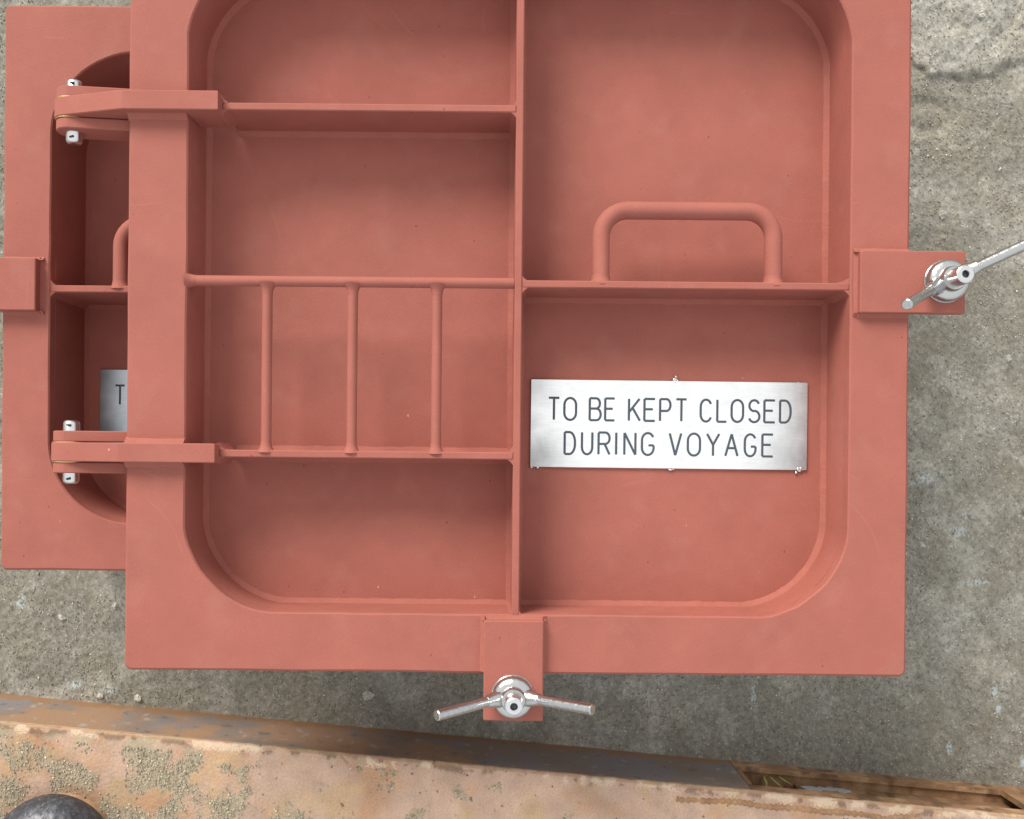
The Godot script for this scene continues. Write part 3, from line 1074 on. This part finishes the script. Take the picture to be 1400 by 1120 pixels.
# single stone chips one can point at
func make_stones() -> void:
	var list := [[1340, 25, 0.0042, 0.55, "whitish stone chip on the pale crust near the top right corner"],
		[1289, 292, 0.0048, 0.40, "pale stone chip beside the hatch edge, above the right clamp tab"],
		[1262, 745, 0.0040, 0.50, "small whitish stone chip next to the hatch's lower right edge"],
		[1333, 704, 0.0062, 0.36, "flat grey white stone flake on the ground at the right, the largest there"],
		[1380, 490, 0.0045, 0.42, "pale stone chip right of the hatch, below the right wing nut"],
		[502, 953, 0.0060, 0.50, "buff stone chip on dark ground between hatch and beam, left of the bottom wing nut"],
		[83, 845, 0.0042, 0.50, "pale stone chip on the ground below the lower hatch, nearest its left corner"],
		[155, 829, 0.0036, 0.60, "white stone chip in the ground just left of the upper hatch's lower left corner"],
		[137, 952, 0.0040, 0.50, "whitish stone chip lying against the beam's edge at the left"],
		[188, 956, 0.0046, 0.60, "brightest white chip against the beam, under the upper hatch's left corner"]]
	rng.seed = 40
	for s in list:
		var x: float = (s[0] - 664) * EYE_HEIGHT / FOCAL
		var z: float = (s[1] - 620) * EYE_HEIGHT / FOCAL
		var geo := Geo.new()
		var size: float = s[2]
		var around := rng.randi_range(6, 8)
		geo.lathe([Vector2(0, -0.4), Vector2(0.8, -0.35), Vector2(1.0, 0.0), Vector2(0.75, 0.32), Vector2(0.4, 0.45), Vector2(0, 0.42)], around, 0.1)
		var shift := rng.randf() * 90.0
		for i in geo.v.size():
			var p := geo.v[i]
			geo.v[i] = (p + Vector3(wob.get_noise_3d(p.x * 22.0 + shift, p.y * 22.0, p.z * 22.0), wob.get_noise_3d(p.x * 22.0, p.y * 22.0 + shift, p.z * 22.0) * 0.5, wob.get_noise_3d(p.x * 22.0, p.y * 22.0, p.z * 22.0 + shift)) * 0.8) * size
		for i in geo.g.size(): geo.g[i] = -1
		var c: float = s[3] * 0.8
		var o := put(numbered("stone_chip"), geo, solid(Color(c, c * 0.98, c * 0.88), 0.9), self)
		o.position = Vector3(x, ground_height(x, z) + s[2] * 0.18, z)
		o.rotation.y = rng.randf() * TAU
		o.scale = Vector3(1, 1, rng.randf_range(0.65, 0.95))
		tag(o, s[4], "stone", "stone chips on the concrete")


const BEAM_TURN := -0.0913
const BEAM_AT := Vector3(0.0, 0.0, 0.3250)
const BEAM_H := 0.090


func beam_point(x: float, y: float, z: float) -> Vector3:
	return BEAM_AT + Basis(Vector3.UP, BEAM_TURN) * Vector3(x, y, z)


func make_beam() -> void:
	var root := thing("steel_beam", BEAM_AT, BEAM_TURN)
	tag(root, "rusty steel beam with a slot in its side, dusty pink brown top, along the bottom edge", "steel beam")
	# side plate with the slot: a ring in (x, y), turned upright
	var len := 2.2
	var s0 := 0.284
	var s1 := 0.582
	var a := 0.012
	var b := 0.070
	var top := BEAM_H - 0.006
	var joint := s0 - 0.005
	var left := Geo.new()
	left.cbox(Vector3((joint - len / 2) / 2, top / 2 - 0.01, 0.006), Vector3(joint + len / 2, top + 0.02, 0.012), 0.0006)
	put("side_plate", left, M.beam_side, root)
	# the plate with the slot cut out of it
	var front := Geo.new()
	var cells := [[joint, s0, -0.02, a], [s0, s1, -0.02, a], [s1, len / 2, -0.02, a], [joint, s0, a, b], [s1, len / 2, a, b], [joint, s0, b, top], [s0, s1, b, top], [s1, len / 2, b, top]]
	for c in cells:
		front.quad(Vector3(c[0], c[2], 0), Vector3(c[0], c[3], 0), Vector3(c[1], c[3], 0), Vector3(c[1], c[2], 0))
		front.quad(Vector3(c[0], c[2], 0.006), Vector3(c[1], c[2], 0.006), Vector3(c[1], c[3], 0.006), Vector3(c[0], c[3], 0.006))
	var rim := [Vector2(s0, a), Vector2(s0, b), Vector2(s1, b), Vector2(s1, a)]
	for i in 4:
		var p: Vector2 = rim[i]
		var q: Vector2 = rim[(i + 1) % 4]
		front.quad(Vector3(p.x, p.y, 0), Vector3(p.x, p.y, 0.006), Vector3(q.x, q.y, 0.006), Vector3(q.x, q.y, 0))
	var edge := [Vector2(joint + 0.0006, -0.02), Vector2(len / 2, -0.02), Vector2(len / 2, top), Vector2(joint + 0.0006, top)]
	for i in 4:
		var p: Vector2 = edge[i]
		var q: Vector2 = edge[(i + 1) % 4]
		front.quad(Vector3(p.x, p.y, 0), Vector3(p.x, p.y, 0.006), Vector3(q.x, q.y, 0.006), Vector3(q.x, q.y, 0))
	front.fix(0)
	put("slotted_plate", front, M.rust, root)
	var back := Geo.new()
	back.cbox(Vector3((s0 + 0.075 + s1) / 2, 0.040, 0.0195), Vector3(s1 - s0 - 0.06, 0.080, 0.006), 0.0005)
	put("slot_back", back, M.rust, root)
	var rear_wall := Geo.new()
	rear_wall.cbox(Vector3(0.38, 0.038, 0.066), Vector3(0.40, 0.085, 0.008), 0.0005)
	put("inner_web", rear_wall, M.rust, root)
	var inner_floor := Geo.new()
	inner_floor.cbox(Vector3(0.43, 0.003, 0.035), Vector3(0.34, 0.008, 0.056), 0.0005)
	put("inner_floor", inner_floor, M.rust, root)
	for e in [s0 - 0.012, s1 + 0.022]:
		var stop := Geo.new()
		stop.cbox(Vector3(e, 0.038, 0.034), Vector3(0.008, 0.085, 0.054), 0.0005)
		put("inner_stop", stop, M.rust, root)
	# top plate with a nicked front edge
	var tg := Geo.new()
	var loops := []
	var n := 440
	var rows := [[0.0012, -0.006], [-0.0006, -0.0036], [-0.0002, -0.0010], [0.0018, 0.0], [0.008, 0.0], [0.30, 0.0], [0.30, -0.006]]
	for r in rows.size():
		var l := PackedVector3Array()
		for i in n + 1:
			var x := -len / 2 + len * i / n
			var w := wob.get_noise_2d(x * 900.0, r * 7.0)
			var w2 := wob.get_noise_2d(x * 2600.0, 40.0 + r)
			var dz := (w * 0.0012 + w2 * 0.0007) if r < 5 else 0.0
			var dy := (w * 0.0007 + w2 * 0.0005) if r > 0 and r < 5 else 0.0
			l.append(Vector3(x, BEAM_H + rows[r][1] + dy, rows[r][0] + dz))
		loops.append(l)
	for r in rows.size():
		tg.bridge(loops[r], loops[(r + 1) % rows.size()], 3, false)
	for e in [0, n]:
		for r in range(1, rows.size() - 1):
			if e == 0: tg.tri(loops[0][e], loops[r + 1][e], loops[r][e])
			else: tg.tri(loops[0][e], loops[r][e], loops[r + 1][e])
	tg.fix(0)
	put("top_plate", tg, M.beam_top, root)
	# weld bead just behind the front edge
	var path := []
	var swell := []
	for i in 260:
		var x := 0.20 + 0.32 * i / 259.0
		path.append(Vector3(x, BEAM_H - 0.0012 + wob.get_noise_1d(x * 700.0) * 0.0012, 0.0135 + wob.get_noise_1d(x * 400.0 + 50.0) * 0.003))
		swell.append(0.75 + 0.5 * absf(sin(x * 480.0 + wob.get_noise_1d(x * 300.0) * 3.0)) + 0.3 * wob.get_noise_1d(x * 3000.0))
	var bead := Geo.new()
	bead.tube(path, 0.0030, 8, 0.0005, swell)
	put("weld_bead", bead, M.rust, root)
	# hidden back plate, so that the beam stands on two sides
	var rear := Geo.new()
	rear.cbox(Vector3(0, 0.032, 0.292), Vector3(len, 0.103, 0.012), 0.001)
	put("rear_plate", rear, M.beam_side, root)
	# old grey paint left on the back of the slot
	var patch := Geo.new()
	rng.seed = 9
	for k in 14:
		var x := 0.362 + 0.046 * k / 13.0
		var hgt := rng.randf_range(0.004, 0.012)
		patch.xf = Transform3D(Basis(Vector3(0, 0, 1), rng.randf_range(-0.4, 0.4)), Vector3(x, 0.0150 + rng.randf_range(-0.003, 0.003), 0.0163))
		patch.cbox(Vector3.ZERO, Vector3(rng.randf_range(0.006, 0.012), hgt, 0.0012 + 0.0002 * k / 13.0), 0.0003)
	var pm := put("paint_patch", patch, solid(Color(0.42, 0.44, 0.44), 0.8), root)
	pm.set_meta("label", "flaking grey paint on the back of the slot")


func make_sprout() -> void:
	var root := thing("grass_sprout", beam_point(0.322, 0.007, 0.010))
	tag(root, "tiny yellow green grass blades sprouting in the beam's slot", "grass")
	for k in 3:
		var geo := Geo.new()
		var x := (k - 1) * 0.006 + (0.004 if k == 2 else 0.0)
		var lean := [-0.2, 0.1, 0.25][k] as float
		var h := [0.034, 0.038, 0.028][k] as float
		var outline := PackedVector2Array([Vector2(x - 0.0012, 0), Vector2(x + 0.0012, 0), Vector2(x + 0.0014 + lean * h * 0.5, h * 0.6), Vector2(x + lean * h, h), Vector2(x - 0.0010 + lean * h * 0.5, h * 0.6)])
		geo.prism(outline, -0.0003, 0.0003, 0.0001)
		var o := put("grass_blade", geo, solid(Color(0.42, 0.44, 0.13), 0.7), root)
		o.rotation.x = 0.0


func make_dome() -> void:
	var at := Vector3((75 - 664) * 0.7469e-3, BEAM_H, (1166 - 620) * 0.7469e-3)
	var root := thing("steel_knob", at)
	tag(root, "dark blue grey rounded steel knob on the beam in the bottom left corner", "steel knob")
	var geo := Geo.new()
	var prof := [Vector2(0, 0.062)]
	for i in range(1, 15):
		var a := PI / 2 * (1.0 - i / 14.0)
		prof.append(Vector2(0.061 * cos(a), 0.020 + 0.042 * sin(a)))
	prof.append_array([Vector2(0.0600, 0.012), Vector2(0.052, 0.0008), Vector2(0, 0.0008)])
	geo.lathe(prof, 56, 0.7)
	for i in geo.v.size():
		var p := geo.v[i]
		geo.v[i] = p + p.normalized() * 0.0007 * wob.get_noise_3d(p.x * 400.0, p.y * 400.0, p.z * 400.0)
	put("rounded_head", geo, M.dome, root)
	var col := Geo.new()
	col.lathe([Vector2(0, -0.001), Vector2(0.0575, -0.001), Vector2(0.056, 0.002), Vector2(0.0520, 0.0042), Vector2(0, 0.0042)], 40, 0.5)
	put("weld_collar", col, M.rust, root)


func make_sand() -> void:
	rng.seed = 55
	var list := []
	var tries := 0
	while list.size() < 30000 and tries < 400000:
		tries += 1
		var x := rng.randf_range(-0.62, 0.66)
		var z := 0.012 + 0.15 * rng.randf()
		if sand_cover(x, z) + rng.randf_range(-0.30, 0.12) < 0.0: continue
		var s := 0.0004 + 0.0011 * pow(rng.randf(), 4.0)
		var t := rng.randf_range(0.20, 0.40) if rng.randf() < 0.9 else rng.randf_range(0.4, 0.6)
		list.append(grain_place(beam_point(x, BEAM_H + s * 0.35, z), s, Color(t, t * 0.90, t * 0.67)))
	scatter("sand", "buff sand and cement crumbs spilled on top of the rusty beam", "sand", list, grain_mesh(4))


func _ready() -> void:
	# camera: straight down; the photograph is a crop a little right of and above the foot of the lens axis
	var cam := Camera3D.new()
	cam.name = "camera"
	cam.near = 0.05
	cam.far = 120.0
	cam.projection = Camera3D.PROJECTION_FRUSTUM
	cam.size = 1120.0 / FOCAL * cam.near
	cam.frustum_offset = Vector2(36.0, 60.0) / FOCAL * cam.near
	cam.position = Vector3(0, EYE_HEIGHT, 0)
	cam.rotation_degrees = Vector3(-90, 0, 0)
	add_child(cam)
	cam.current = true

	# overcast sky
	var sm := ProceduralSkyMaterial.new()
	sm.sky_top_color = Color(0.955, 0.955, 0.955)
	sm.sky_horizon_color = Color(0.80, 0.82, 0.84)
	sm.sky_curve = 0.25
	sm.ground_horizon_color = Color(0.45, 0.45, 0.43)
	sm.ground_bottom_color = Color(0.25, 0.25, 0.23)
	sm.sun_angle_max = 1.0
	sm.use_debanding = false
	var sky := Sky.new()
	sky.sky_material = sm
	var env := Environment.new()
	env.background_mode = Environment.BG_SKY
	env.sky = sky
	env.background_energy_multiplier = 0.37
	env.ambient_light_source = Environment.AMBIENT_SOURCE_SKY
	env.tonemap_mode = Environment.TONE_MAPPER_LINEAR
	env.tonemap_exposure = 3.35
	env.sdfgi_enabled = true
	env.ssao_enabled = true
	env.ssil_enabled = true
	var we := WorldEnvironment.new()
	we.name = "world_environment"
	we.environment = env
	add_child(we)
	# the sun behind thick cloud, from the upper left
	var sun := DirectionalLight3D.new()
	sun.name = "sun"
	sun.light_color = Color(1.0, 0.97, 0.93)
	sun.light_energy = 0.5
	sun.light_angular_distance = 30.0
	sun.shadow_enabled = true
	add_child(sun)
	sun.look_at_from_position(Vector3(-0.36, 0.39, -0.60), Vector3.ZERO, Vector3.UP)

	wob.frequency = 0.05
	wob.seed = 3
	rough_noise.frequency = 0.012
	rough_noise.fractal_octaves = 4
	rough_noise.seed = 8
	fine_noise.frequency = 0.11
	fine_noise.fractal_octaves = 3
	fine_noise.seed = 9
	sand_noise.frequency = 0.020
	sand_noise.fractal_octaves = 4
	sand_noise.seed = 19
	edge_noise.frequency = 0.045
	edge_noise.fractal_octaves = 4
	edge_noise.seed = 14

	make_materials()
	make_ground()
	make_beam()
	lower_hatch()
	upper_hatch()
	make_dome()
	make_grit()
	make_sand()
	make_stones()
	make_sprout()
